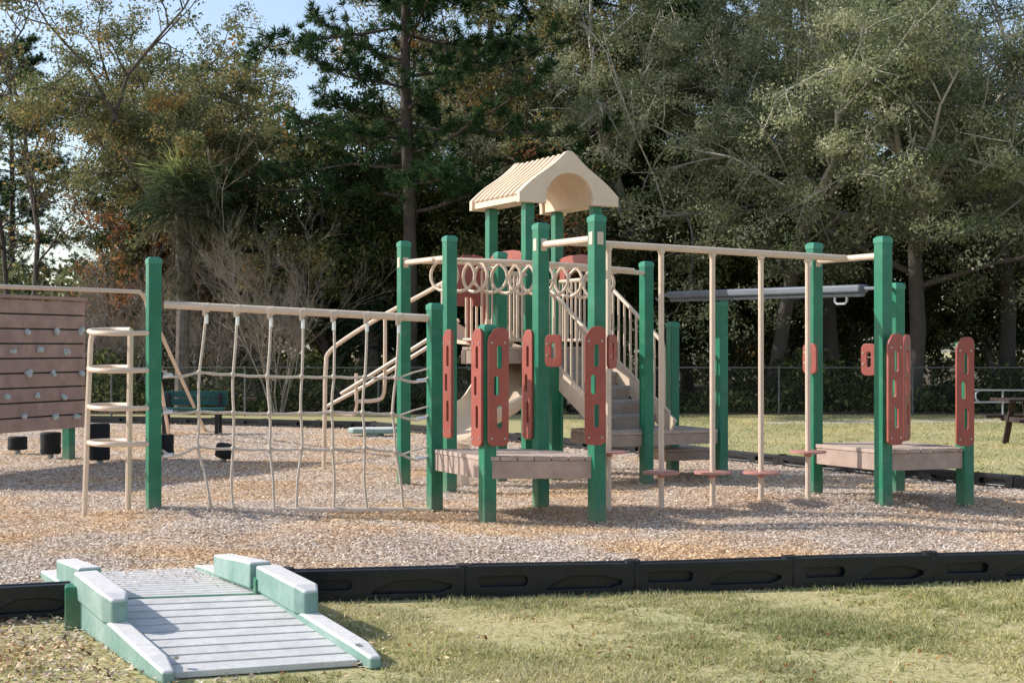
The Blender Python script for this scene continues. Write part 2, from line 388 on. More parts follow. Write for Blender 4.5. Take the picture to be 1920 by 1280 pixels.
for p,z,dz in ((P6,zb,0),(P2,2.40,0),(P7,zb,0),(P11,zc,0)):
    mb=MB(); mb.box(at(p,z),0.128,0.06,0.11,TH); mb.box(at(p,z),0.06,0.128,0.11,TH); mk('rail_clamp',mb,m_tan,PS,0.006,False)
# roof
of=0.17
fl=A-U*of-Vv*of
Wd=.91+2*of; Ln=.91+2*of; ze=3.16; zr=3.70
hh=zr-ze
arch=[]
ac=Wd/2; ar=Wd*0.275; ah=hh*0.66
for k in range(17):
    a0=math.pi*k/16; arch.append((ac+ar*math.cos(a0),0.04+ (ah-0.04)*math.sin(a0)))
def gable(ex,lift,top):
    slope=[]
    for k in range(9):
        t=k/8; x=-ex+(Wd/2-.045+ex)*t; y=.055+lift+(hh-.055)*(t+.03*math.sin(2*math.pi*t))
        slope.append((x,y))
    ridge=[(Wd/2-.018,hh+lift+.010),(Wd/2+.018,hh+lift+.010)]
    return slope+ridge+[(Wd-x,y) for x,y in slope[::-1]]
prof=[(0,0),(Wd/2-ar,0)]+[(x,y) for x,y in arch[::-1]]+[(ac+ar,0),(Wd,0)]+gable(0,0,0)[::-1]
roof=MB()
pl=plate(prof,[],Ln-0.10)
addplate(roof,pl,fl+Vv*(Ln/2)+V(0,0,ze),U,V(0,0,1))
RO=mk('roof',roof,m_roof,PS)
ar2=ar*0.93
prof2=[(-.025,-.012),(ac-ar2,-.012)]+[(ac+(x-ac)*.93,0.02+(y-.02)*0.97) for x,y in arch[::-1]]+[(ac+ar2,-.012),(Wd+.025,-.012)]+gable(.025,.03,0)[::-1]
pl2=plate(prof2,[],0.07,0.012)
for s in (0.02,Ln-0.02):
    g2=MB(); addplate(g2,pl2,fl+Vv*s+V(0,0,ze),U,V(0,0,1)); mk('gable_rim',g2,m_roof,RO)
rb=MB()
for sd in (0,1):
    for k in range(9):
        s=0.12+ (Ln-0.24)*k/8
        gp=[(x,y) for x,y in gable(0,0,0)[:9]]
        if sd: gp=[(Wd-x,y) for x,y in gp]
        for (xa,ya),(xb,yb_) in zip(gp,gp[1:]):
            rb.beam(fl+Vv*s+U*xa+V(0,0,ze+ya),fl+Vv*s+U*xb+V(0,0,ze+yb_),0.055,0.07)
mk('roof_rib',rb,m_roof,RO,0.0,False,kind='stuff')
def guard(p0,p1,z0,z1,n,r=0.014,name='baluster_guard',ends=True):
    mb=MB(); p0=Vector(p0);p1=Vector(p1)
    mb.tube([p0+V(0,0,z0[0]),p1+V(0,0,z0[1])],0.018,8); mb.tube([p0+V(0,0,z1[0]),p1+V(0,0,z1[1])],0.024,8)
    for i in range(n):
        t=(i+.5)/n; p=p0.lerp(p1,t)
        mb.tube([p+V(0,0,z0[0]+(z0[1]-z0[0])*t),p+V(0,0,z1[0]+(z1[1]-z1[0])*t)],r,6)
    return mk(name,mb,m_tan,PS)
guard(S,A,(1.58,1.58),(2.32,2.32),7); guard(T,S,(1.58,1.58),(2.36,2.36),7)
guard(C,D,(1.58,1.58),(2.3,2.3),9); guard(B,D,(1.58,1.58),(2.3,2.3),9)
def hood(o,r,w,zb_,h,cutw,cuth):
    out=[(-w/2,0),(-cutw/2,0),(-cutw/2,cuth*.6),(-cutw*.3,cuth),(cutw*.3,cuth),(cutw/2,cuth*.6),(cutw/2,0),(w/2,0),(w/2,h*.8),(w*.4,h*.93),(w*.2,h),(-w*.2,h),(-w*.4,h*.93),(-w/2,h*.8)]
    mb=MB(); addplate(mb,plate(out,[],0.03),V(o.x,o.y,zb_),r,V(0,0,1)); mk('entry_hood_panel',mb,m_red,PS)
hood((B+D)/2,Vv,0.82,2.30,.30,.5,.12)
hood((A+C)/2+U*-0.03,Vv,0.8,2.34,.28,.6,.12)
hood((T+C)/2,(C-T),0.9,1.55,1.0,.55,.7)
hood((S+T)/2+V(-.15,-.1,0),U,0.3,1.95,.55,.12,.1)
# stairs
w=V(.6,-.8,0); Ls=1.30; N=6; rise=(ZT-ZD)/N
st=MB()
for i in range(N):
    z=ZT-rise*(i+1)+0.0
    c=(A+B)/2+w*(Ls*(i+.5)/N)
    st.obox(c+V(0,0,z),U*.40,w*(Ls/N/2+.015),V(0,0,.022))
    st.obox(c-w*(Ls/N/2)+V(0,0,z+rise/2),U*.40,w*.008,V(0,0,rise/2-.004),1)
SO=mk('staircase',st,[m_step,m_board],PS,0.004,False)
for p in (A,B):
    off=U*(.03 if p is A else -.03); mb=MB()
    a=p+off+V(0,0,ZT-.02); b=p+off+w*(Ls+.05)+V(0,0,ZD+.03)
    mb.beam(a,b,0.035,0.20); mk('stringer',mb,m_tan,SO,0.006,False)
    q=p+off
    z0=(ZT+.12,ZD+.2); z1=(ZT+.80,ZD+.90); p0=q; p1=q+w*Ls
    mb=MB(); mb.tube([p0+V(0,0,z0[0]),p1+V(0,0,z0[1])],0.018,8)
    tp=smoothpath([p0-w*.1+V(0,0,z1[0]+.08),p0+w*.1+V(0,0,z1[0]+.03),p1-w*.22+V(0,0,z1[1]+.15),p1-w*.12+V(0,0,z1[1]+.05),p1-w*.10+V(0,0,z1[1]-.08),p1-w*.10+V(0,0,ZD+.2)],5)
    mb.tube(tp,0.024,8)
    for i in range(12):
        t=(i+.5)/13; pp=p0.lerp(p1,t); mb.tube([pp+V(0,0,z0[0]+(z0[1]-z0[0])*t),pp+V(0,0,z1[0]+.05+(z1[1]-z1[0])*t)],0.014,6)
    mk('stair_railing',mb,m_tan,SO)
# slide
sp=smoothpath([W(868,632,16.2),W(900,640,16.4),W(938,668,16.6),W(958,715,16.4),W(935,765,15.7),W(890,795,15.3),W(850,812,15.0)],7)
sl=MB(); vs=[];fs=[]; prof=[]
R=.36; m=13
for k in range(m):
    a=math.pi*(k/(m-1)); prof.append((math.cos(a)*R*1.05,-math.sin(a)*R*.75+.05))
for (k) in range(m):
    a=math.pi*(1-k/(m-1)); prof.append((math.cos(a)*(R*1.05-.025),-math.sin(a)*(R*.75-.025)+.065))
M2=len(prof)
for i,p in enumerate(sp):
    t=(sp[min(i+1,len(sp)-1)]-sp[max(i-1,0)]).normalized(); s_=t.cross(V(0,0,1)).normalized(); u_=V(0,0,1)
    vs+=[p+s_*x+u_*(y+.14) for x,y in prof]
for i in range(len(sp)-1):
    for j in range(M2): fs.append((i*M2+j,i*M2+(j+1)%M2,(i+1)*M2+(j+1)%M2,(i+1)*M2+j))
fs.append(list(range(M2))); fs.append([(len(sp)-1)*M2+j for j in range(M2)][::-1])
sl.add(vs,fs); 
e=sp[-1]; sl.box(V(e.x+.1,e.y+.15,e.z/2-.08),.1,.1,e.z-.1,TH)
mk('slide',sl,m_roof,PS)
# ring ladder
r0=(P2+P3)/2; r1=(P15+P8)/2
pa=[]
for k in range(13):
    t=k/12; p=at(r0,0).lerp(at(r1,0),t); pa.append(p+V(.0,-.35*math.sin(math.pi*t),2.40-.1*t))
off=V(.08,-.2,0)
rl=MB(); rl.tube([p+off for p in pa],0.022,8)
RL=mk('ring_ladder',rl,m_tan,PS)
rl=MB(); rl.tube([p-off for p in pa],0.022,8); mk('ladder_beam',rl,m_tan,RL)
for k in range(11):
    t=(k+1.2)/13.0; p=at(r0,0).lerp(at(r1,0),t)+V(0,-.35*math.sin(math.pi*t),2.40-.1*t)
    an=math.radians([-40,-32,-48,-26,-36,-46,-30,-38,-44,-30,-36][k]); ax=V(math.cos(an),math.sin(an),0)
    pts=[p+ax*(.19*math.cos(q))+V(0,0,-.15+.16*math.sin(q)) for q in [2*math.pi*j/20 for j in range(20)]]
    mb=MB(); mb.tube(pts,0.017,8,closed=True); mk('hand_ring',mb,m_tan,RL)
# net climber
def onpl(px,py,a,b):
    s=(px-960)/F; tt=(s*a.y-a.x)/((b.x-a.x)-s*(b.y-a.y)); p=V(a.x+(b.x-a.x)*tt,a.y+(b.y-a.y)*tt,0); p.z=H-(py-YH)*p.y/F; return p
on=lambda px,py: onpl(px,py,P1,P4)
mb=MB(); mb.tube([on(308,571),on(812,597)],0.034,12)
NR=mk('net_top_rail',mb,m_tan,PS)
mb=MB(); mb.tube([on(300,957),on(806,957)],0.034,12); mk('net_bottom_rail',mb,m_tan,PS)
tops=[387,445,508,568,626,688,748]; r1_=[374,437,502,566,626,684,742]; r2_=[373,438,506,564,622,680,736]; r3_=[371,437,506,566,624,684,742]; bots=[397,437,514,556,626,688,756]
rope=MB(); rows=[[],[],[]]; knots=[]; ferr=[]
ax=(P4-P1).normalized()
for k in range(7):
    ty=571+(tops[k]-308)/(812-308)*26
    y1=[698,702,705,706,706,707,708][k]; y2=[771,773,775,774,772,773,776][k]; y3=[838,841,842,841,842,840,846][k]
    p=[on(tops[k],ty+4),on((tops[k]+r1_[k])/2+1,(ty+y1)/2),on(r1_[k],y1),on((r1_[k]+r2_[k])/2-1,(y1+y2)/2),on(r2_[k],y2),on((r2_[k]+r3_[k])/2+1,(y2+y3)/2),on(r3_[k],y3),on((r3_[k]+bots[k])/2+(-3 if k%2 else 2),(y3+955)/2),on(bots[k],955)]
    rope.tube(smoothpath(p,4),0.0125,7)
    for q,rw in ((p[2],0),(p[4],1),(p[6],2)): knots.append(q); rows[rw].append(q)
    c=p[0]; 
    f_=MB(); f_.tube([c+V(0,0,-.05),c+V(0,0,-.13)],0.017,8,mi=1); f_.tube([c+V(-.015,-.036,.03),c+V(-.015,-.034,-.06)],0.013,6)
    f_.tube([c-ax*.025+V(0,0,.012),c+ax*.025+V(0,0,.012)],0.042,12); ferr.append(f_)
for rw,(yl,yr) in enumerate([(703,712),(771,783),(852,858)]):
    l=[on(304,yl-8)]+[on(325,yl+3)]+rows[rw]+[on(782,yr+4),on(806,yr-5)]
    pts=[]
    for i,q in enumerate(l):
        pts.append(q)
        if 0<i<len(l)-2: pts.append((q+l[i+1])/2-V(0,0,.008))
    rope.tube(smoothpath(pts,3),0.0125,7)
    for px,y in ((318,yl),(794,yr)):
        f_=MB(); f_.tube([on(px-12,y+2),on(px+6,y)],0.017,8,mi=1); ferr.append(f_)
    rope.tube([on(304,yl+5),on(325,yl+3)],0.0105,6); rope.tube([on(748,yr-4),on(775,yr-14),on(806,yr-22)],0.009,6)
RN=mk('rope_net',rope,m_rope,PS)
for q in knots:
    kn=MB(); kn.ball(q,0.026,5); mk('net_knot',kn,m_rope,RN)
for f_ in ferr: mk('rope_ferrule',f_,[m_tan,m_silver],RN)
mb=MB()
lp=[W(158,972,12.4)-V(0,0,.05),W(165,760,12.4),W(170,640,12.4),W(174,622,12.42)]
mb.tube(lp,0.024,8); LC=mk('ladder_upright',mb,m_tan,PS)
mb=MB(); mb.tube([W(240,966,12.6)-V(0,0,.05),W(243,760,12.6),W(245,617,12.6)],0.027,8); mk('ladder_upright',mb,m_tan,PS)
for y in (622,692,763,830):
    mb=MB(); mb.tube(smoothpath([W(245,y-4,12.62),W(205,y-4,12.72),W(168,y-2,12.45),W(180,y+2,12.15),W(225,y+3,12.1),W(276,y+2,12.38)],5),0.022,8); mk('curved_rung',mb,m_tan,LC)
mb=MB()
mb.tube(smoothpath([G(607,880)-V(0,0,.05),W(609,780,17.4),W(611,690,17.4),W(622,655,17.4),W(700,602,17.1),W(790,553,16.7),W(835,528,16.4)],5),0.026,8)
mb.tube([W(612,762,17.4),W(690,720,17.1),W(832,632,16.4)],0.024,8)
mb.tube(smoothpath([W(612,770,17.4),W(655,778,17.3),W(668,765,17.25),W(668,700,17.2)],5),0.02,8)
mb.tube([W(830,530,16.4),W(830,650,16.4)],0.02,8)
mk('climber_handrail',mb,m_tan,PS)
mb=MB()
mb.tube(smoothpath([W(668,752,16.6),W(705,750,16.5),W(720,735,16.45),W(722,660,16.4),W(722,598,16.4)],5),0.022,8)
mb.tube([W(640,738,16.6),W(860,600,15.9)],0.024,8)
mb.tube([W(668,700,16.6),W(668,752,16.6)],0.02,8)
mk('climber_handrail',mb,m_tan,PS)
# ---------------------------------------------------------------- climbing wall
wl=W(-330,900,15.2); wr=W(157,900,19.0); wl.z=wr.z=0
zt0,zb0=2.10,.42
CW=empty('climbing_wall',wr,'brown plank climbing wall with pale hand holds','climbing wall')
mb=MB(); nb=9; hb=(zt0-zb0)/nb; dirw=(wr-wl).normalized(); nw=V(dirw.y,-dirw.x,0)
for i in range(nb):
    z=zb0+hb*(i+.5); mb.beam(at(wl,z),at(wr,z),0.05,hb-.02)
PB=mk('plank_face',mb,m_wall,CW,0.004,False)
mb=MB(); mb.beam(at(wl,(zt0+zb0)/2)-nw*.035,at(wr,(zt0+zb0)/2)-nw*.035,.015,zt0-zb0-.04); mk('backing_sheet',mb,m_black,CW,0,False)
mb=MB(); mb.beam(at(wl,zt0+.03)-nw*.02,at(wr,zt0+.03)-nw*.02,0.16,.04); mk('top_board',mb,m_wall,CW,0.005,False)
for t in (.02,.5,.96):
    mb=MB(); p=wl.lerp(wr,t)-nw*.11; mb.box(p+V(0,0,.98),.12,.12,2.02,math.atan2(dirw.y,dirw.x)); mk('support_post',mb,m_green,CW,.006,False)
rnd=random.Random(3)
for row,(y,xs) in enumerate([(621,(48,100,147)),(658,(17,68,120)),(700,(48,98,146)),(742,(10,64,114)),(779,(42,98,140))]):
    for x in xs:
        p=onpl(x,y,wl,wr)+nw*.045
        mb=MB(); 
        for q in range(3): mb.ball(p+V(rnd.uniform(-.03,.03),0,rnd.uniform(-.02,.02)),rnd.uniform(.028,.045),4,sq=rnd.uniform(.7,1.2))
        mk('hand_hold',mb,m_hold,CW)
mb=MB(); mb.tube([W(-330,528,15.4),W(0,537,17.6),W(262,547,20.0),W(272,560,20.1),G(385,808)],0.028,8)
mk('overhead_pipe',mb,m_tan,CW)
mb=MB(); mb.tube([G(318,815)-V(0,0,.05),W(272,552,20.1)],0.028,8); mk('pipe_leg',mb,m_tan,CW)
for k,(px,pb,wd,ht) in enumerate([(33,852,36,34),(95,860,38,50),(187,872,38,78),(309,862,34,48),(418,866,36,34)]):
    g=G(px,pb); s=g.y/F; r=wd*s/2; h=ht*s
    e_=empty('stepping_pod',g,'black rubber stepping pod leaning on its post' if k==4 else 'black rubber stepping pod on a short post','stepping stump','rubber stepping pods in the mulch')
    mb=MB(); mb.tube([g+V(0,0,.07),g+V(0,0,.09),g+V(0,0,h*.5),g+V(0,0,h-.02),g+V(0,0,h)],[r*.92,r,r*.97,r,r*.9],20); mk('pod_body',mb,m_rubber,e_)
    mb=MB(); mb.tube([g-V(0,0,.03),g+V(0,0,.08)],.04,10); mk('pod_stem',mb,m_galv,e_)
    if k==4: e_.rotation_euler=(.1,.2,0)
# ---------------------------------------------------------------- border timbers
brnd=random.Random(8)
def border(a,b,h=.185,ly=.1):
    a=Vector(a);b=Vector(b);L=(b-a).length; d=(b-a).normalized(); n=V(d.y,-d.x,0)
    e_=empty('border_timber',(a+b)/2,'black moulded plastic playground border timber','playground border','black playground border timbers')
    tz=brnd.uniform(-.008,.008)
    mb=MB(); mb.beam(a+V(0,0,h/2-.012),b+V(0,0,h/2-.012),ly-.06,h-.0)
    mb.beam(a+V(0,0,h-.02+tz),b+V(0,0,h-.02),ly,.03)
    out=[(0.006,0),(L-.006,0),(L-.006,h-.005),(0.006,h-.005+tz)]
    tr=[(L*.46,.035),(L*.86,.035),(L*.93,.06),(L*.93,.09),(L*.80,h-.065),(L*.62,h-.065),(L*.50,.07)]
    pl=plate(out,[rrect(L*.22,h*.52,L*.3,.07,.03),tr],.035,.006)
    addplate(mb,pl,a+n*(ly/2-.004),d,V(0,0,1)); addplate(mb,pl,a-n*(ly/2-.004),d,V(0,0,1))
    mk('timber_body',mb,m_black,e_,0,True)
    mb=MB(); mb.tube([a+V(0,0,-.02),a+V(0,0,h+.012)],.052,12); mk('stake_joint',mb,m_black,e_)
pts=[G(535,1126),G(870,1118),G(1185,1109),G(1480,1100),G(1742,1091)]
p=pts[-1]; 
for k in range(4): p=p+V(1.0,.14+.03*k,0); pts.append(p)
for a,b in zip(pts,pts[1:]): border(a,b)
pl_=[G(150,1152),G(-170,1172),G(-520,1188)]
for a,b in zip(pl_[1:],pl_): border(a,b)
bk=[V(8.6,12.9,0),V(5.3,14.95,0),G(1350,862),G(1130,846),G(900,822),G(700,805),G(400,797),G(150,792),G(-100,795)]
for a,b in zip(bk,bk[1:]):
    n=max(1,round((b-a).length/1.25))
    for k in range(n): border(a.lerp(b,k/n),a.lerp(b,(k+1)/n),h=.14)
# ---------------------------------------------------------------- ramp
FL=V(-1.50,6.38,0); FR=V(-.70,6.64,0); AL=V(-2.22,7.62,0); AR=V(-1.38,7.80,0); BL=V(-3.05,9.45,0); BR=V(-2.18,9.65,0)
RP=empty('access_ramp',(AL+AR)/2,'grey plank access ramp with bleached green side rails over the border','ramp')
def strips(mb,q,z0,z1,n,gap=.9):
    for i in range(n):
        a=i/n;b=(i+gap)/n
        ps=[q[0].lerp(q[3],a),q[1].lerp(q[2],a),q[1].lerp(q[2],b),q[0].lerp(q[3],b)]
        zz=[z0+(z1-z0)*a]*2+[z0+(z1-z0)*b]*2
        lo=[p+V(0,0,z-.03) for p,z in zip(ps,zz)]; hi=[p+V(0,0,z) for p,z in zip(ps,zz)]
        mb.add(lo+hi,[(3,2,1,0),(4,5,6,7),(0,1,5,4),(1,2,6,5),(2,3,7,6),(3,0,4,7)])
ZA=.15
mb=MB(); strips(mb,[FL.lerp(AL,.03),FR.lerp(AR,.03),AR,AL],.035,ZA,10,.84)
mk('ramp_boards',mb,m_rampboard,RP,.004,False)
mb=MB(); strips(mb,[AL.lerp(BL,.045),AR.lerp(BR,.045),BR,BL],ZA-.012,.01,14,.78)
mk('ramp_boards',mb,m_rampboard,RP,.004,False)
mb=MB(); mb.prism([FL.lerp(AL,.1),FR.lerp(AR,.1),AR,AL],.01); mk('under_frame',mb,m_black,RP,0,False)
mb=MB(); mb.beam(AL+V(-.03,.03,.12),AR+V(-.03,.03,.12),.05,.05); mk('joint_beam',mb,m_green,RP,0.004,False)
def siderail(f,a,z0,z1,th=.085,name='side_rail',t0=0,t1=1,zt0=0,zt1=0):
    d=(a-f).normalized(); n=V(-d.y,d.x,0)*th/2
    mb=MB(); secs=[]
    K=8
    for i in range(K+1):
        t=t0+(t1-t0)*i/K; p=f.lerp(a,t); s=1.0
        if i==0: s=.55
        top=zt0+(zt1-zt0)*i/K
        if i==0: top-= .02
        secs.append((p,top,s))
    vs=[];fs=[]
    for p,top,s in secs:
        zlow=z0+(z1-z0)*((p-secs[0][0]).length/max(1e-6,(secs[-1][0]-secs[0][0]).length))
        vs+=[p-n*s+V(0,0,zlow),p+n*s+V(0,0,zlow),p+n*s+V(0,0,top),p-n*s+V(0,0,top)]
    for i in range(K):
        for j in range(4): fs.append((i*4+j,i*4+(j+1)%4,(i+1)*4+(j+1)%4,(i+1)*4+j))
    fs.append((3,2,1,0)); fs.append((K*4,K*4+1,K*4+2,K*4+3)); mb.add(vs,fs)
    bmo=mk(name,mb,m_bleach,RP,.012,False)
    bm=bmesh.new(); bm.from_mesh(bmo.data); bmesh.ops.recalc_face_normals(bm,faces=bm.faces); bm.to_mesh(bmo.data); bm.free()
cr=(FR-FL).normalized()
for f,a,b,sg in ((FL,AL,BL,-1),(FR,AR,BR,1)):
    f=f+cr*sg*.05; a=a+cr*sg*.05; b=b+cr*sg*.05
    siderail(f,a,0.0,.0,.10,'side_rail',-.03,1,.08,.18)
    siderail(f,a,.12,.16,.13,'raised_side_block',.55,1.03,.27,.30)
    siderail(b,a,0,0,.10,'side_rail',0.0,1,.04,.18)
    siderail(b+cr*sg*-.025,a+cr*sg*-.025,.08,.16,.12,'raised_side_block',.40,.95,.21,.31)
for q in (AL+V(-.10,-.02,.1),AR+V(.02,.06,.1)):
    mb=MB(); mb.box(q,.13,.12,.26,.3); mk('joint_post',mb,m_green,RP,.01,False)
for f in (FL,FR):
    mb=MB(); mb.tube([f+V(-.03,.10,.08),f+V(-.03,.10,.095)],.014,8); mk('bolt_head',mb,m_bolt,RP)
# ---------------------------------------------------------------- ground
def sheet(name,poly,z,mat,**k):
    mb=MB(); mb.add([V(p[0],p[1],z) for p in poly],[list(range(len(poly)))]); return mk(name,mb,mat,None,0,False,kind='structure')
sheet('ground',[(-300,-200),(300,-200),(300,400),(-300,400)],0,m_grass)
mul=[(p.x,p.y) for p in pl_[::-1]]+[(pts[0].x,pts[0].y)]+[(p.x,p.y) for p in pts[1:]]+[(8.6,12.9)]+[(p.x,p.y) for p in bk[1:]]+[(-24,28),(-24,7)]
sheet('mulch_ground',mul,.004,m_mulch)
sheet('forest_floor',[(-120,31.5),(120,31.5),(120,200),(-120,200)],.004,m_floor)
sheet('sandy_path',[(5,27.6),(9,28.2),(60,28.5),(60,30.3),(9,29.6),(5,28.6)],.004,m_sand)
rng=np.random.default_rng(7)
# low heaps of mulch kicked up around the posts
mr_=random.Random(12); heaps=[]
for p in [P1,P2,P3,P4,P5,P6,P7,P8,P10,P11,P12,P13,P14,P15]+POLES:
    heaps.append((p.x+mr_.uniform(-.12,.12),p.y+mr_.uniform(-.1,.12),mr_.uniform(.015,.04),mr_.uniform(.18,.32)))
for k in range(34): heaps.append((mr_.uniform(-5,5.5),mr_.uniform(9.6,15.5),mr_.uniform(.012,.045),mr_.uniform(.25,.6)))
heaps.append((2.35,13.55,.07,.5)); heaps.append((3.6,13.3,.05,.45)); heaps.append((1.6,13.8,.05,.45))
def hz(x,y):
    h=np.zeros_like(x)
    for hx,hy,ha,hs_ in heaps: h+=ha*np.exp(-((x-hx)**2+(y-hy)**2)/(2*hs_*hs_))
    return np.where(h>.006,h-.006,0.0)
gx=np.arange(-7,7.5,.09); gy=np.arange(9.2,17,.09); XX,YY=np.meshgrid(gx,gy); ZZ=hz(XX,YY); nx_=len(gx); mb=MB(); idm={}
keep=ZZ>0.0005
def vid(j,i):
    k=(j,i)
    if k not in idm: idm[k]=len(mb.v); mb.v.append(V(float(XX[j,i]),float(YY[j,i]),.003+float(ZZ[j,i])))
    return idm[k]
for j in range(len(gy)-1):
    for i in range(nx_-1):
        if keep[j:j+2,i:i+2].any(): mb.f.append([vid(j,i),vid(j,i+1),vid(j+1,i+1),vid(j+1,i)]); mb.m.append(0)
mk('mulch_mounds',mb,m_mulch,None,0,True,kind='structure')
def inpoly(x,y,poly):
    c=np.zeros(len(x),bool); n=len(poly)
    for i in range(n):
        x1,y1=poly[i][0],poly[i][1];x2,y2=poly[(i+1)%n][0],poly[(i+1)%n][1]
        cond=((y1>y)!=(y2>y))
        xi=(x2-x1)*(y-y1)/(y2-y1+1e-12)+x1
        c^=cond&(x<xi)
    return c
def leafmesh(name,P,size,asp,up=.5,tint=None,T=None,tri=False,rs=None,flat=None):
    rs=rs or rng; N=len(P)
    n=rs.normal(size=(N,3)); n[:,2]+=up; n/=np.linalg.norm(n,axis=1)[:,None]
    if T is None: T=rs.normal(size=(N,3))
    t=T-n*np.sum(T*n,axis=1)[:,None] if flat is None else T
    t=t/(np.linalg.norm(t,axis=1)[:,None]+1e-9)
    b=np.cross(n,t); b/=np.linalg.norm(b,axis=1)[:,None]+1e-9
    s=(size if isinstance(size,np.ndarray) else size*rs.uniform(.6,1.4,N))[:,None]
    if tri: vs=np.stack([P-b*s*asp,P+b*s*asp,P+t*s],1); k=3
    else: vs=np.stack([P+t*s,P+b*s*asp,P-t*s,P-b*s*asp],1); k=4
    me=bpy.data.meshes.new(name); me.vertices.add(N*k); me.vertices.foreach_set('co',vs.reshape(-1).astype(np.float32))
    me.loops.add(N*k); me.loops.foreach_set('vertex_index',np.arange(N*k,dtype=np.int32))
    me.polygons.add(N); me.polygons.foreach_set('loop_start',np.arange(0,N*k,k,dtype=np.int32))
    me.update(calc_edges=True)
    a=me.attributes.new('tint','FLOAT','FACE'); a.data.foreach_set('value',(tint if tint is not None else rs.random(N)).astype(np.float32))
    return me
def mobj(name,me,mat,parent=None,**k):
    if not me.materials: me.materials.append(mat)
    o=bpy.data.objects.new(name,me); COL.objects.link(o)
    if parent: o.parent=parent
    setk(o,**k); return o
n=640000; u=rng.random(n); d=8/(1-u*(1-8/28.0)); y=d-0.6; x=rng.uniform(-1,1,n)*(y*.40+.6)
rampback=[tuple(AL),tuple(AR),tuple(AR.lerp(BR,.85)),tuple(AL.lerp(BL,.85))]
ok=inpoly(x,y,mul)&~inpoly(x,y,rampback)
x,y=x[ok],y[ok]; N=len(x)
low=np.sin(x*1.3+y*.7)*np.sin(y*1.9-x*.5)+.7*np.sin(x*3.7-y*2.2)*np.sin(y*4.3+x*1.1)
P=np.stack([x,y,.006+rng.random(N)*.015+hz(x,y)],1)
th=rng.uniform(0,2*np.pi,N); T=np.stack([np.cos(th),np.sin(th),rng.normal(0,.15,N)],1)
size=rng.uniform(.008,.021,N)*(1+np.clip(y-12,0,10)*.05)
me=leafmesh('wood_chip_mulch',P,size,.36,up=4.5,tint=np.clip(rng.beta(1.8,1.5,N)+low*.05,0,1),T=T)
mobj('wood_chip_mulch',me,m_chip,kind='stuff')
n=7000; x=rng.normal(-2.7,.9,n); y=rng.normal(7.0,.6,n); P=np.stack([x,y,.008+rng.random(n)*.02],1)
ok=(~inpoly(x,y,mul))&(~inpoly(x,y,[tuple(FL),tuple(FR),tuple(AR),tuple(AL)])); me=leafmesh('spilled_wood_chips',P[ok],rng.uniform(.010,.024,ok.sum()),.38,up=2.2,tint=rng.beta(1.5,2.5,int(ok.sum())),T=None)
mobj('spilled_wood_chips',me,m_chip,kind='stuff')
n=420; s=rng.beta(2.6,1.0,n); t=rng.random(n); q=[np.array(AL),np.array(AR),np.array(BL),np.array(BR)]
P=(q[0]*(1-t)[:,None]+q[1]*t[:,None])*(1-s)[:,None]+(q[2]*(1-t)[:,None]+q[3]*t[:,None])*s[:,None]; P[:,2]=ZA+.002-(ZA-.02)*s
me=leafmesh('chips_on_ramp',P,rng.uniform(.01,.022,n),.38,up=5); mobj('chips_on_ramp',me,m_chip,kind='stuff')
n=450; y=rng.uniform(5.6,8.7,n); x=rng.uniform(-1,1,n)*(y*.4+.3); P=np.stack([x,y,.012+rng.random(n)*.015],1)
ok=(~inpoly(x,y,mul))&(~inpoly(x,y,[tuple(FL),tuple(FR),tuple(AR),tuple(AL)])); me=leafmesh('fallen_leaves',P[ok],rng.uniform(.010,.02,ok.sum()),.5,up=2.5); mobj('fallen_leaves',me,m_red_l,kind='stuff')
def grass(name,x,y,h0,wd):
    N=len(x)
    pat=.5+.5*np.sin(x*1.7+np.sin(y*2.3)*1.5)*np.sin(y*2.1+x*.6+1.0)
    fine=.5+.5*np.sin(x*7+y*5)*np.sin(y*9-x*4)
    tint=np.clip(rng.beta(2,2.1,N)*.8+pat*.30+fine*.06,0,1)
    T=np.stack([rng.normal(0,1.0,N),rng.normal(0,1.0,N),np.ones(N)],1)
    hgt=h0*rng.uniform(.4,1.6,N)*(.7+.6*fine)
    P=np.stack([x,y,np.zeros(N)],1)
    me=leafmesh(name,P,hgt,wd,up=0,tint=tint,T=T,tri=True,flat=True)
    mobj(name,me,m_grassb,kind='stuff')
n=380000; y=rng.uniform(5.4,9.6,n); x=rng.uniform(-1,1,n)*(y*.4+.4)
yb=np.interp(x,[p.x for p in pts],[p.y for p in pts])-.06
ylft=np.interp(x,[pl_[2].x,pl_[0].x],[pl_[2].y,pl_[0].y])-.06
lim=np.where(x<-1.3,ylft,yb)
dirt=(np.sin(x*2.1+1)*np.sin(y*3.1)+.5*np.sin(x*5+y*4)+.6*np.sin(x*11-y*7)*np.sin(y*13)+.5*np.sin(x*23+y*5)*np.sin(y*29-x*9))
ok=(y<lim)
rampq=[(FL.x-.06,FL.y-.05),(FR.x+.1,FR.y-.02),(AR.x+.12,AR.y),(AL.x-.1,AL.y)]
ok&=~inpoly(x,y,rampq)
ok&=~((x<-1.6)&(rng.random(n)<.85))
ok&=(rng.random(n)<np.clip(.48+.55*dirt,.08,1))
x,y=x[ok],y[ok]; grass('lawn_grass',x,y,.025,.13)
n=90000; y=rng.uniform(13,31.3,n); x=rng.uniform(1,16,n); ok=(~inpoly(x,y,mul))&(np.abs(x)<y*.42+1)
grass('far_lawn_grass',x[ok],y[ok],.03,.24)
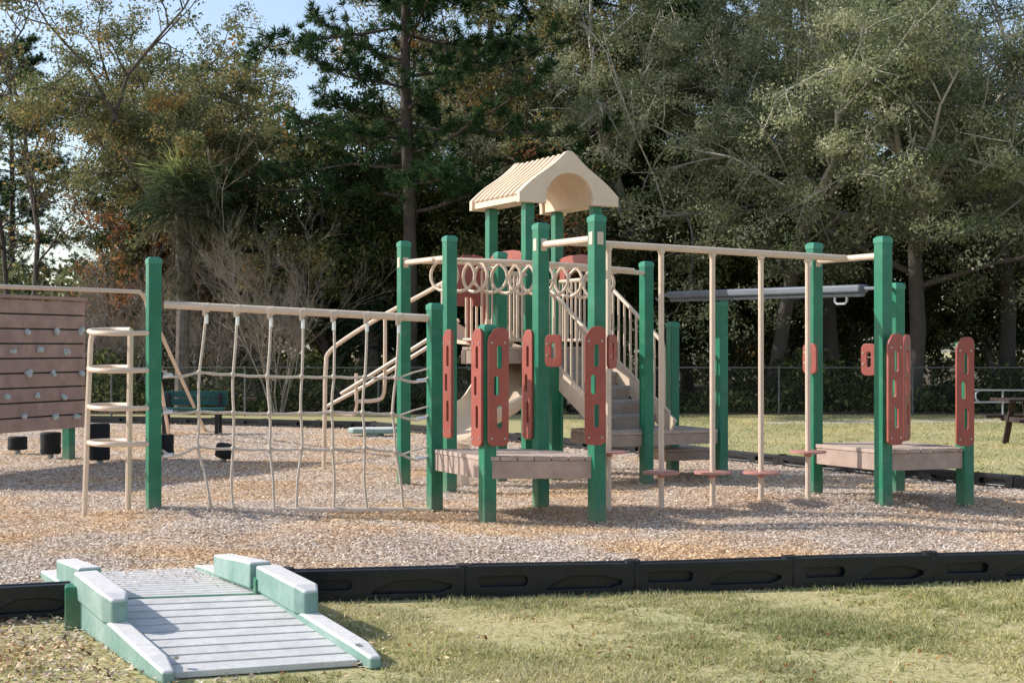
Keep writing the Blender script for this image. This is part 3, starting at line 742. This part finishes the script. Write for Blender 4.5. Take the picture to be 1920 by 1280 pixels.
# ---------------------------------------------------------------- trees
def grow(seed,h,tr,first,nl,llen,updir,levels=(6,5),droop=.0,wob=.16,trunk_to=None,sub=(.5,.5)):
    r=random.Random(seed); tb=MB(); tips=[]
    def rv(s): return V(r.gauss(0,s),r.gauss(0,s),r.gauss(0,s))
    def seg(p,d,L,rad,k,dr):
        pts=[p.copy()]; rs=[rad]; q=p.copy(); d=d.copy()
        for i in range(k):
            d=(d+rv(wob)+V(0,0,-dr)).normalized(); q=q+d*L/k; pts.append(q.copy()); rs.append(rad*(1-.8*(i+1)/k)+.004)
        return pts,rs
    tt=trunk_to or first*1.6
    pts,rs=seg(V(0,0,-.1),V(r.gauss(0,.06),r.gauss(0,.06),1),tt,tr,6,0)
    rs=[tr*(1.25 if i==0 else 1-.45*i/6) for i in range(7)]
    tb.tube(pts,rs,9)
    for l in range(nl):
        t=first/tt+(1-first/tt)*(l/(max(1,nl-1))); i=min(5,int(t*6)); fr=t*6-i; b=pts[i].lerp(pts[i+1],min(1,fr))
        az=l*2.4+r.uniform(-.4,.4); el=updir*r.uniform(.6,1.3)+ .5*(l/nl)
        d=V(math.cos(az),math.sin(az),math.tan(min(1.35,el))).normalized()
        L=llen*r.uniform(.75,1.15)
        lp,lr=seg(b,d,L,tr*.38,6,droop*.4); tb.tube(lp,lr,6)
        for c in range(levels[0]):
            t2=.25+.75*(c+.6)/levels[0]; i=min(5,int(t2*6)); b2=lp[i].lerp(lp[i+1],min(1,t2*6-i))
            dd=(lp[i+1]-lp[i]).normalized(); d2=(dd*.7+rv(.6)+V(0,0,.15)).normalized()
            L2=L*sub[0]*r.uniform(.6,1.1); sp_,sr=seg(b2,d2,L2,max(.02,lr[i]*.5),4,droop); tb.tube(sp_,sr,5)
            for e in range(levels[1]):
                t3=.2+.8*(e+.7)/levels[1]; i=min(3,int(t3*4)); b3=sp_[i].lerp(sp_[i+1],min(1,t3*4-i))
                d3=((sp_[i+1]-sp_[i]).normalized()*.5+rv(.6)).normalized()
                L3=L2*sub[1]*r.uniform(.6,1.1); tp,tr_=seg(b3,d3,L3,max(.012,sr[i]*.4),3,droop*1.3); tb.tube(tp,tr_,4)
                tips+= [tp[1],tp[2],tp[3]]
    return tb,tips
def tree_kind(name,label,cat,barkm,leafm,gk,nleaf,size,asp,rad,up=.5,loc=(0,0,0),group=None,drop=0):
    tb,tips=grow(**gk)
    e_=empty(name,loc,label,cat,group)
    me=bpy.data.meshes.new('trunk'); me.from_pydata([tuple(p) for p in tb.v],[],tb.f); me.materials.append(barkm)
    me.polygons.foreach_set('use_smooth',[True]*len(me.polygons))
    o=bpy.data.objects.new('trunk',me); COL.objects.link(o); o.parent=e_
    if nleaf:
        rs=np.random.default_rng(gk['seed']); tp=np.array([tuple(t) for t in tips])
        keep=rs.random(len(tp))>drop; tp=tp[keep]
        wgt=rs.gamma(1.0,1,len(tp)); wgt/=wgt.sum(); idx=rs.choice(len(tp),nleaf,p=wgt)
        tone=rs.normal(0,.2,len(tp))
        off=rs.normal(size=(nleaf,3)); off/=np.linalg.norm(off,axis=1)[:,None]; off*=(rs.random(nleaf)**.45)[:,None]*rad; off[:,2]*=.6
        P=tp[idx]+off
        tint=np.clip(rs.beta(2.2,2.2,nleaf)+tone[idx],0,1)
        c=leafmesh('crown',P,size,asp,up,tint,rs=rs); mobj('crown',c,leafm,e_)
    return e_
X=lambda px,d:(px-960)/F*d
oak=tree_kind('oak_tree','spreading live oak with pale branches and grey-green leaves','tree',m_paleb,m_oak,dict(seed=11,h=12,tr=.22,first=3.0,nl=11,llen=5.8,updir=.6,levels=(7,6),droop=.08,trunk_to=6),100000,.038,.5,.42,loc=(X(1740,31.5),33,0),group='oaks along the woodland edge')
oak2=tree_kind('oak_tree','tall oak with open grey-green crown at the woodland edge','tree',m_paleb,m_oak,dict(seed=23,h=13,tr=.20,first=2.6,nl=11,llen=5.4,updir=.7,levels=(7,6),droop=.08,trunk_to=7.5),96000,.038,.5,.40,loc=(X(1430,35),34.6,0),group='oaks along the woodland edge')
for src,px,d,ro,s in ((oak,2080,33,1.3,1.05),(oak2,1900,35.5,2.2,1.15),(oak,1570,37,3.6,1.15),(oak2,1230,38,4.4,.95)):
    copy_thing(src,(X(px,d),d,0),ro,s)
mx=tree_kind('mixed_tree','olive and orange-tinged hardwood tree in autumn leaf','tree',m_bark,m_mixed,dict(seed=31,h=14,tr=.2,first=3.0,nl=10,llen=4.2,updir=.75,levels=(7,5),droop=.03,trunk_to=8),48000,.044,.5,.38,loc=(X(290,36),36,0),group='hardwoods along the woodland edge')
mx2=tree_kind('mixed_tree','slender hardwood with thinning brown-green leaves','tree',m_bark,m_mixed,dict(seed=37,h=14,tr=.16,first=3,nl=9,llen=4.0,updir=.8,levels=(6,5),droop=.02,trunk_to=8),34000,.044,.5,.38,loc=(X(500,36.5),36.5,0),group='hardwoods along the woodland edge')
mx.scale=(.9,.9,.95)
for src,px,d,ro,s in ((mx,440,41,1.1,.95),(mx,890,42,4.1,1.1),(mx2,1010,38,5.2,1.05),(mx,1110,41,2.6,1.05),(mx2,620,40,3.0,.85),(mx2,140,41,2.2,.9)):
    copy_thing(src,(X(px,d),d,0),ro,s)
sparse=tree_kind('sparse_tree','thin half-bare tree with few leaves against the sky','tree',m_bark,m_mixed,dict(seed=41,h=14,tr=.09,first=4,nl=9,llen=2.6,updir=.95,levels=(6,4),droop=.0,trunk_to=10),3600,.05,.5,.45,loc=(X(12,38),38,0),group='thin trees at the edge of the lot')
for px,d,ro,s in ((-120,40,1,1.1),(85,44,2,1.0)): copy_thing(sparse,(X(px,d),d,0),ro,s)
russ=tree_kind('russet_tree','small tree with russet red autumn leaves','tree',m_bark,m_red_l,dict(seed=51,h=6,tr=.08,first=1.8,nl=7,llen=1.9,updir=.9,levels=(5,4),droop=.0,trunk_to=4.2),3200,.05,.5,.4,loc=(X(170,35.5),35.5,0),group='small autumn trees')
for px,d,ro,s in ((1200,35.6,2,1.3),(380,35.4,1,1.35)): copy_thing(russ,(X(px,d),d,0),ro,s)
def pine(name,label,seed,h,loc,first,group,scale=1,blen=3.6):
    r=random.Random(seed); rs=np.random.default_rng(seed); tb=MB(); tips=[];dirs=[]
    pts=[V(math.sin(i*.7)*.06,math.cos(i*.5)*.05,-.1+h*i/12) for i in range(13)]
    tb.tube(pts,[.165*(1-.75*i/12)+.015 for i in range(13)],10)
    z=first; k=0
    while z<h-.3:
        f=(z-first)/(h-first); L=blen*(1-.7*f)*r.uniform(.6,1.15); az=k*2.39+r.uniform(-.5,.5); k+=1
        d=V(math.cos(az),math.sin(az),r.uniform(-.12,.3)).normalized(); q=V(0,0,z); bp=[q.copy()]; 
        for i in range(6):
            d=(d+V(r.gauss(0,.14),r.gauss(0,.14),r.gauss(.03,.1))).normalized(); q=q+d*L/6; bp.append(q.copy())
        tb.tube(bp,[.042*(1-.85*i/6)*(1-.4*f)+.008 for i in range(7)],5)
        for i in range(1,7):
            for c in range(4):
                d2=(d+V(r.gauss(0,.7),r.gauss(0,.7),r.gauss(.15,.35))).normalized(); l2=r.uniform(.35,.9)*(1-.3*f); e=bp[i]+d2*l2
                tb.tube([bp[i],e],[.014,.006],4)
                for s in (.6,1.0): tips.append(bp[i].lerp(e,s)); dirs.append(d2)
        z+=r.uniform(.12,.40)
    e_=empty(name,loc,label,'tree',group)
    me=bpy.data.meshes.new('trunk'); me.from_pydata([tuple(p) for p in tb.v],[],tb.f); me.materials.append(m_pineb); me.polygons.foreach_set('use_smooth',[True]*len(me.polygons))
    o=bpy.data.objects.new('trunk',me); COL.objects.link(o); o.parent=e_
    tp=np.array([tuple(t) for t in tips]); dr=np.array([tuple(t) for t in dirs]); M=44
    idx=np.repeat(np.arange(len(tp)),M); n=len(idx)
    T=rs.normal(size=(n,3))+dr[idx]*.9; T/=np.linalg.norm(T,axis=1)[:,None]
    Ls=rs.uniform(.08,.13,n); P=tp[idx]+T*Ls[:,None]*.9
    me=leafmesh('crown',P,Ls,.11,0,np.clip(rs.beta(2,2,n)+rs.normal(0,.15,len(tp))[idx],0,1),T=T,flat=True,rs=rs); mobj('crown',me,m_pine,e_)
    return e_
pn=pine('pine_tree','tall dark pine with bare lower trunk and layered branches',61,15,(X(765,33),33,0),4.6,'pines among the hardwoods',blen=4.4)
for px,d,ro,s in ((1165,40,1.4,1.1),(1290,43,2.9,1.15),(920,45,4,1.1),(1480,46,.4,1.3),(20,56,2,.9)):
    copy_thing(pn,(X(px,d),d,0),ro,s)
dk=tree_kind('understory_tree','dense dark evergreen understory tree','tree',m_bark,m_dark,dict(seed=71,h=7,tr=.13,first=.9,nl=9,llen=2.9,updir=.7,levels=(6,5),droop=.02,trunk_to=4.5),28000,.06,.5,.5,loc=(X(590,34.5),36,0),group='dark understory trees')
lst=[(440,37),(690,36.5),(810,37),(910,38),(1020,37),(1130,37),(1240,38.5),(1350,39),(1470,40),(1600,40),(1720,40),(1850,40),(300,38.5),(2000,40),(740,42),(980,42)]
for k,(px,d) in enumerate(lst): copy_thing(dk,(X(px,d),d,0),k*1.7,[.7,.85,.75,.8,.9][k%5])
n=190000; rs=np.random.default_rng(5)
x=rs.uniform(-34,44,n); y=rs.uniform(48,56,n)
top=8+2*np.sin(x*.5)+1.5*np.sin(x*1.3+1)+1.2*np.sin(x*3.1); top=np.where(x<-15,3.8+.8*np.sin(x*2),top); top=np.where((x>-15)&(x<-11),3.8+ (x+15)*1.2,top)
z=rs.random(n)**.8*top
cl=np.sin(x*2.1+z*1.3)*np.sin(z*2.3+y)*np.sin(y*1.7+x)
ok=cl>-.45; P=np.stack([x,y,z],1)[ok]
me=leafmesh('distant_woodland',P,.14,.55,.4,np.clip(rs.beta(2,2.4,len(P)),0,1),rs=rs); mobj('distant_woodland',me,m_mixed,kind='stuff')
n=60000; x=rs.uniform(-22,24,n); y=rs.uniform(32.2,36,n); top=.6+.5*np.sin(x*1.1)+.4*np.sin(x*2.7+y); top=np.clip(top,.12,2)
z=rs.random(n)*top; P=np.stack([x,y,z],1); me=leafmesh('woodland_scrub',P,.07,.45,.3,rs=rs); mobj('woodland_scrub',me,m_dark,kind='stuff')
# bare shrub
tb=MB(); r=random.Random(9)
def twig(p,d,L,rad,lev):
    pts_=[p.copy()]; q=p.copy(); dd=d.copy()
    for i in range(5):
        dd=(dd+V(r.gauss(0,.12),r.gauss(0,.12),r.gauss(.02,.07))).normalized(); q=q+dd*L/5; pts_.append(q.copy())
    tb.tube(pts_,[rad*(1-.7*i/5)+.0016 for i in range(6)],5 if lev<2 else 3)
    if lev<4:
        for c in range([6,6,5,4][lev]):
            i=r.randint(1,5); twig(pts_[i],(dd+V(r.gauss(0,.45),r.gauss(0,.45),r.gauss(.1,.3))).normalized(),L*r.uniform(.36,.62),rad*.42,lev+1)
bs=V(X(520,31.8),31.8,0)
for k in range(7):
    a_=k*.9+.3; twig(bs+V(math.cos(a_)*.12,math.sin(a_)*.12,0),V(math.cos(a_)*.28,math.sin(a_)*.28,1).normalized(),3.1*r.uniform(.7,1.15),.022,0)
e_=empty('bare_shrub',bs,'large leafless grey multi-stemmed shrub','shrub','bare grey shrubs'); mk('branches',tb,m_twig,e_,smooth=False)
for px,d,s in ((225,34.5,.85),(110,36,.7),(410,33.5,.75)): copy_thing(e_,(X(px,d),d,0),px,s)
# palms
def palm(loc,h,R,seed,nf,label,skirt=True,name='palm_tree',leaf=None):
    rs=np.random.default_rng(seed); r=random.Random(seed); leaf=leaf or m_palm
    e_=empty(name,loc,label,'palm tree')
    mb=MB(); 
    if h>.6:
        mb.tube([V(0,0,-.1),V(.04,0,h*.5),V(0,.03,h)],[.17,.14,.17],10)
    L_P=[];L_T=[];dead=[]
    for k in range(nf):
        az=k*2.4+r.uniform(-.2,.2); f=k/nf
        el=(1.5-2.1*(f/.8)**1.1 if f<.8 else -1.0-.35*r.random()) if skirt else 1.2-1.2*f
        d=V(math.cos(az)*math.cos(el),math.sin(az)*math.cos(el),math.sin(el)); c=V(0,0,h-(max(0,f-.8)*8 if skirt else 0))
        RR=R*r.uniform(.65,1.15)*(1 if f<.8 else .7)
        pe=c+d*RR*.5; mb.tube([c,pe],[.015,.008],4)
        side=d.cross(V(0,0,1)).normalized()
        for j in range(20):
            a_=-1.9+3.8*j/19; t=(d*math.cos(a_)+side*math.sin(a_)).normalized()
            L=RR*.5*(1-.15*abs(a_))*r.uniform(.8,1.1); base=pe
            for s in range(2):
                t=(t+V(r.gauss(0,.08),r.gauss(0,.08),-.12-.45*s)).normalized()
                L_P.append(base+t*L*.25); L_T.append(t*L*.3); dead.append(f>.76 and skirt); base=base+t*L*.5
    me=bpy.data.meshes.new('trunk')
    if mb.v:
        me.from_pydata([tuple(p) for p in mb.v],[],mb.f); me.materials.append(m_bark); o=bpy.data.objects.new('trunk' if h>.6 else 'leaf_stalk',me); COL.objects.link(o); o.parent=e_
    P=np.array([tuple(p) for p in L_P]);T=np.array([tuple(p) for p in L_T]); dead=np.array(dead); S=np.linalg.norm(T,axis=1); T=T/S[:,None]
    hgt=np.clip((P[:,2]-h)/R*.9+.15+rs.normal(0,.14,len(P)),0,1) if skirt else rs.random(len(P))*.7
    for msk,mt,nm in ((~dead,leaf,'frond_crown'),(dead,m_deadp,'dead_frond_skirt')):
        if msk.sum()<3: continue
        m_=leafmesh(nm,P[msk],S[msk],.08,.6,hgt[msk] if mt is leaf else None,rs=rs,T=T[msk],flat=True); mobj(nm,m_,mt,e_)
    return e_
palm((X(340,31.5),31.5,0),4.6,1.35,3,150,'cabbage palm with bright green top and hanging dead fronds')
palm((X(695,34),34,0),1.7,1.2,5,50,'shorter palm with dark blue-green fan leaves',leaf=m_palmd)
for k,(px,d) in enumerate([(870,31.8),(800,32.5),(460,33),(640,32.4),(960,32.6)]): palm((X(px,d),d,0),.35,1.2,7+k,22,'low saw palmetto clump of fan leaves',skirt=False,name='palmetto_clump')
# ---------------------------------------------------------------- fence
fy=30.9
fe=empty('chain_link_fence',(0,fy,0),'low galvanised chain link fence in front of the woods','fence')
h=1.05
for k in range(-7,9):
    mb=MB(); mb.tube([V(k*2.9,fy,-.05),V(k*2.9,fy,h+.03)],.022,8); mk('fence_post',mb,m_wire,fe)
mb=MB(); mb.tube([V(-21,fy,h),V(24,fy,h)],.014,8); mk('top_rail',mb,m_wire,fe)
mb=MB(); x=-21.0; wv=.0013
while x<24:
    for s in (1,-1):
        a=V(x,fy-.03-s*.004,0.02); b=V(x+s*h,fy-.03-s*.004,h)
        mb.add([a-V(wv,0,0),a+V(wv,0,0),b+V(wv,0,0),b-V(wv,0,0)],[(0,1,2,3)])
    x+=.1
mk('wire_mesh',mb,m_wire,fe,smooth=False,kind='stuff')
# ---------------------------------------------------------------- bench, table, handrail
bp=V(X(362,24.5),24.5,0); be=empty('park_bench',bp,'teal slatted park bench beyond the mulch','bench')
mb=MB()
for k in range(3): mb.box(bp+V(0,.0,.44)+V(0,-.28+.13*k,0),1.15,.1,.035)
mk('seat',mb,m_teal,be,.005,False)
mb=MB()
for k in range(2): mb.box(bp+V(0,.12,.55+.13*k),1.15,.035,.11)
mk('backrest',mb,m_teal,be,.005,False)
for s in (-.45,.45):
    mb=MB(); mb.box(bp+V(s,.08,.35),.06,.06,.7); mb.box(bp+V(s,-.2,.2),.06,.06,.42); mb.box(bp+V(s,-.08,.41),.05,.4,.04); mk('leg',mb,m_black,be,.005,False)
tp_=V(X(1985,21.5),21.5,0); te=empty('picnic_table',tp_,'dark brown picnic table standing on the grass','picnic table')
mb=MB()
for k in range(5): mb.box(tp_+V(0,-.34+.17*k,.70),1.8,.15,.04)
mk('table_top',mb,m_darkwood,te,.005,False)
for s in (-.72,.72):
    mb=MB()
    for k in range(2): mb.box(tp_+V(0,s+.12*(1 if k else -1)*.6,.42),1.8,.12,.04)
    mk('seat',mb,m_darkwood,te,.005,False)
for s in (-.6,.6):
    mb=MB(); mb.beam(tp_+V(s,-.25,.68),tp_+V(s,-.6,0),.09,.05); mb.beam(tp_+V(s,.25,.68),tp_+V(s,.6,0),.09,.05); mb.box(tp_+V(s,0,.39),.05,1.5,.08); mk('leg',mb,m_darkwood,te,.005,False)
hr=V(X(1880,28.9),28.9,0); he=empty('metal_handrail',hr,'pale metal handrail with rounded end beside the path','handrail')
mb=MB()
mb.tube(smoothpath([V(hr.x+6,hr.y,.62),V(hr.x,hr.y,.62),V(hr.x-.45,hr.y,.62),V(hr.x-.55,hr.y,.5),V(hr.x-.45,hr.y,.38),V(hr.x,hr.y,.38),V(hr.x+6,hr.y,.38)],5),.018,8)
mk('rail_loop',mb,m_galv,he)
for k in range(4):
    mb=MB(); mb.tube([V(hr.x+k*1.6,hr.y,0),V(hr.x+k*1.6,hr.y,.62)],.018,8); mk('rail_post',mb,m_galv,he)
sp_=G(703,818); se=empty('spring_platform',sp_,'low teal moulded play platform on the mulch','play platform')
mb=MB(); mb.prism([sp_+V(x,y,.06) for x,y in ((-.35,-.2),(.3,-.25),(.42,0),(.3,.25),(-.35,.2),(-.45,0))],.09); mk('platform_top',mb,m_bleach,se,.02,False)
mb=MB(); mb.tube([sp_,sp_+V(0,0,.07)],.15,12); mk('platform_base',mb,m_galv,se)
# ---------------------------------------------------------------- light, sky, camera
el=math.radians(32); sx,sy=.985,-.17; L=V(sx,sy,0).normalized()*math.cos(el)-V(0,0,math.sin(el))
sd=bpy.data.lights.new('sun','SUN'); sd.energy=5.0; sd.angle=math.radians(.5); sd.color=(1,.965,.90)
so=bpy.data.objects.new('sun',sd); COL.objects.link(so); so.rotation_euler=L.to_track_quat('-Z','Y').to_euler()
wd_=bpy.data.worlds.new('World'); scene.world=wd_; wd_.use_nodes=True; nt=wd_.node_tree; nt.nodes.clear()
o=nt.nodes.new('ShaderNodeOutputWorld'); bg=nt.nodes.new('ShaderNodeBackground'); sk=nt.nodes.new('ShaderNodeTexSky')
sk.sky_type='NISHITA'; sk.sun_disc=False; sk.sun_elevation=el; sk.sun_rotation=math.atan2(-sx,-sy); sk.dust_density=1.0; sk.air_density=1.0; sk.ozone_density=1.5
hs=nt.nodes.new('ShaderNodeHueSaturation'); hs.inputs['Saturation'].default_value=.85; hs.inputs['Value'].default_value=1.35
bg.inputs[1].default_value=.15
nt.links.new(sk.outputs[0],hs.inputs['Color']); nt.links.new(hs.outputs[0],bg.inputs[0]); nt.links.new(bg.outputs[0],o.inputs[0])
cd=bpy.data.cameras.new('camera'); cd.lens=50; cd.sensor_width=36; cd.clip_end=1000
co=bpy.data.objects.new('camera',cd); COL.objects.link(co); co.location=(0,0,H)
co.rotation_euler=(math.radians(90)+math.atan((YH-640)/F),0,0); scene.camera=co
scene.view_settings.view_transform='Standard'; scene.view_settings.look='None'; scene.view_settings.exposure=0
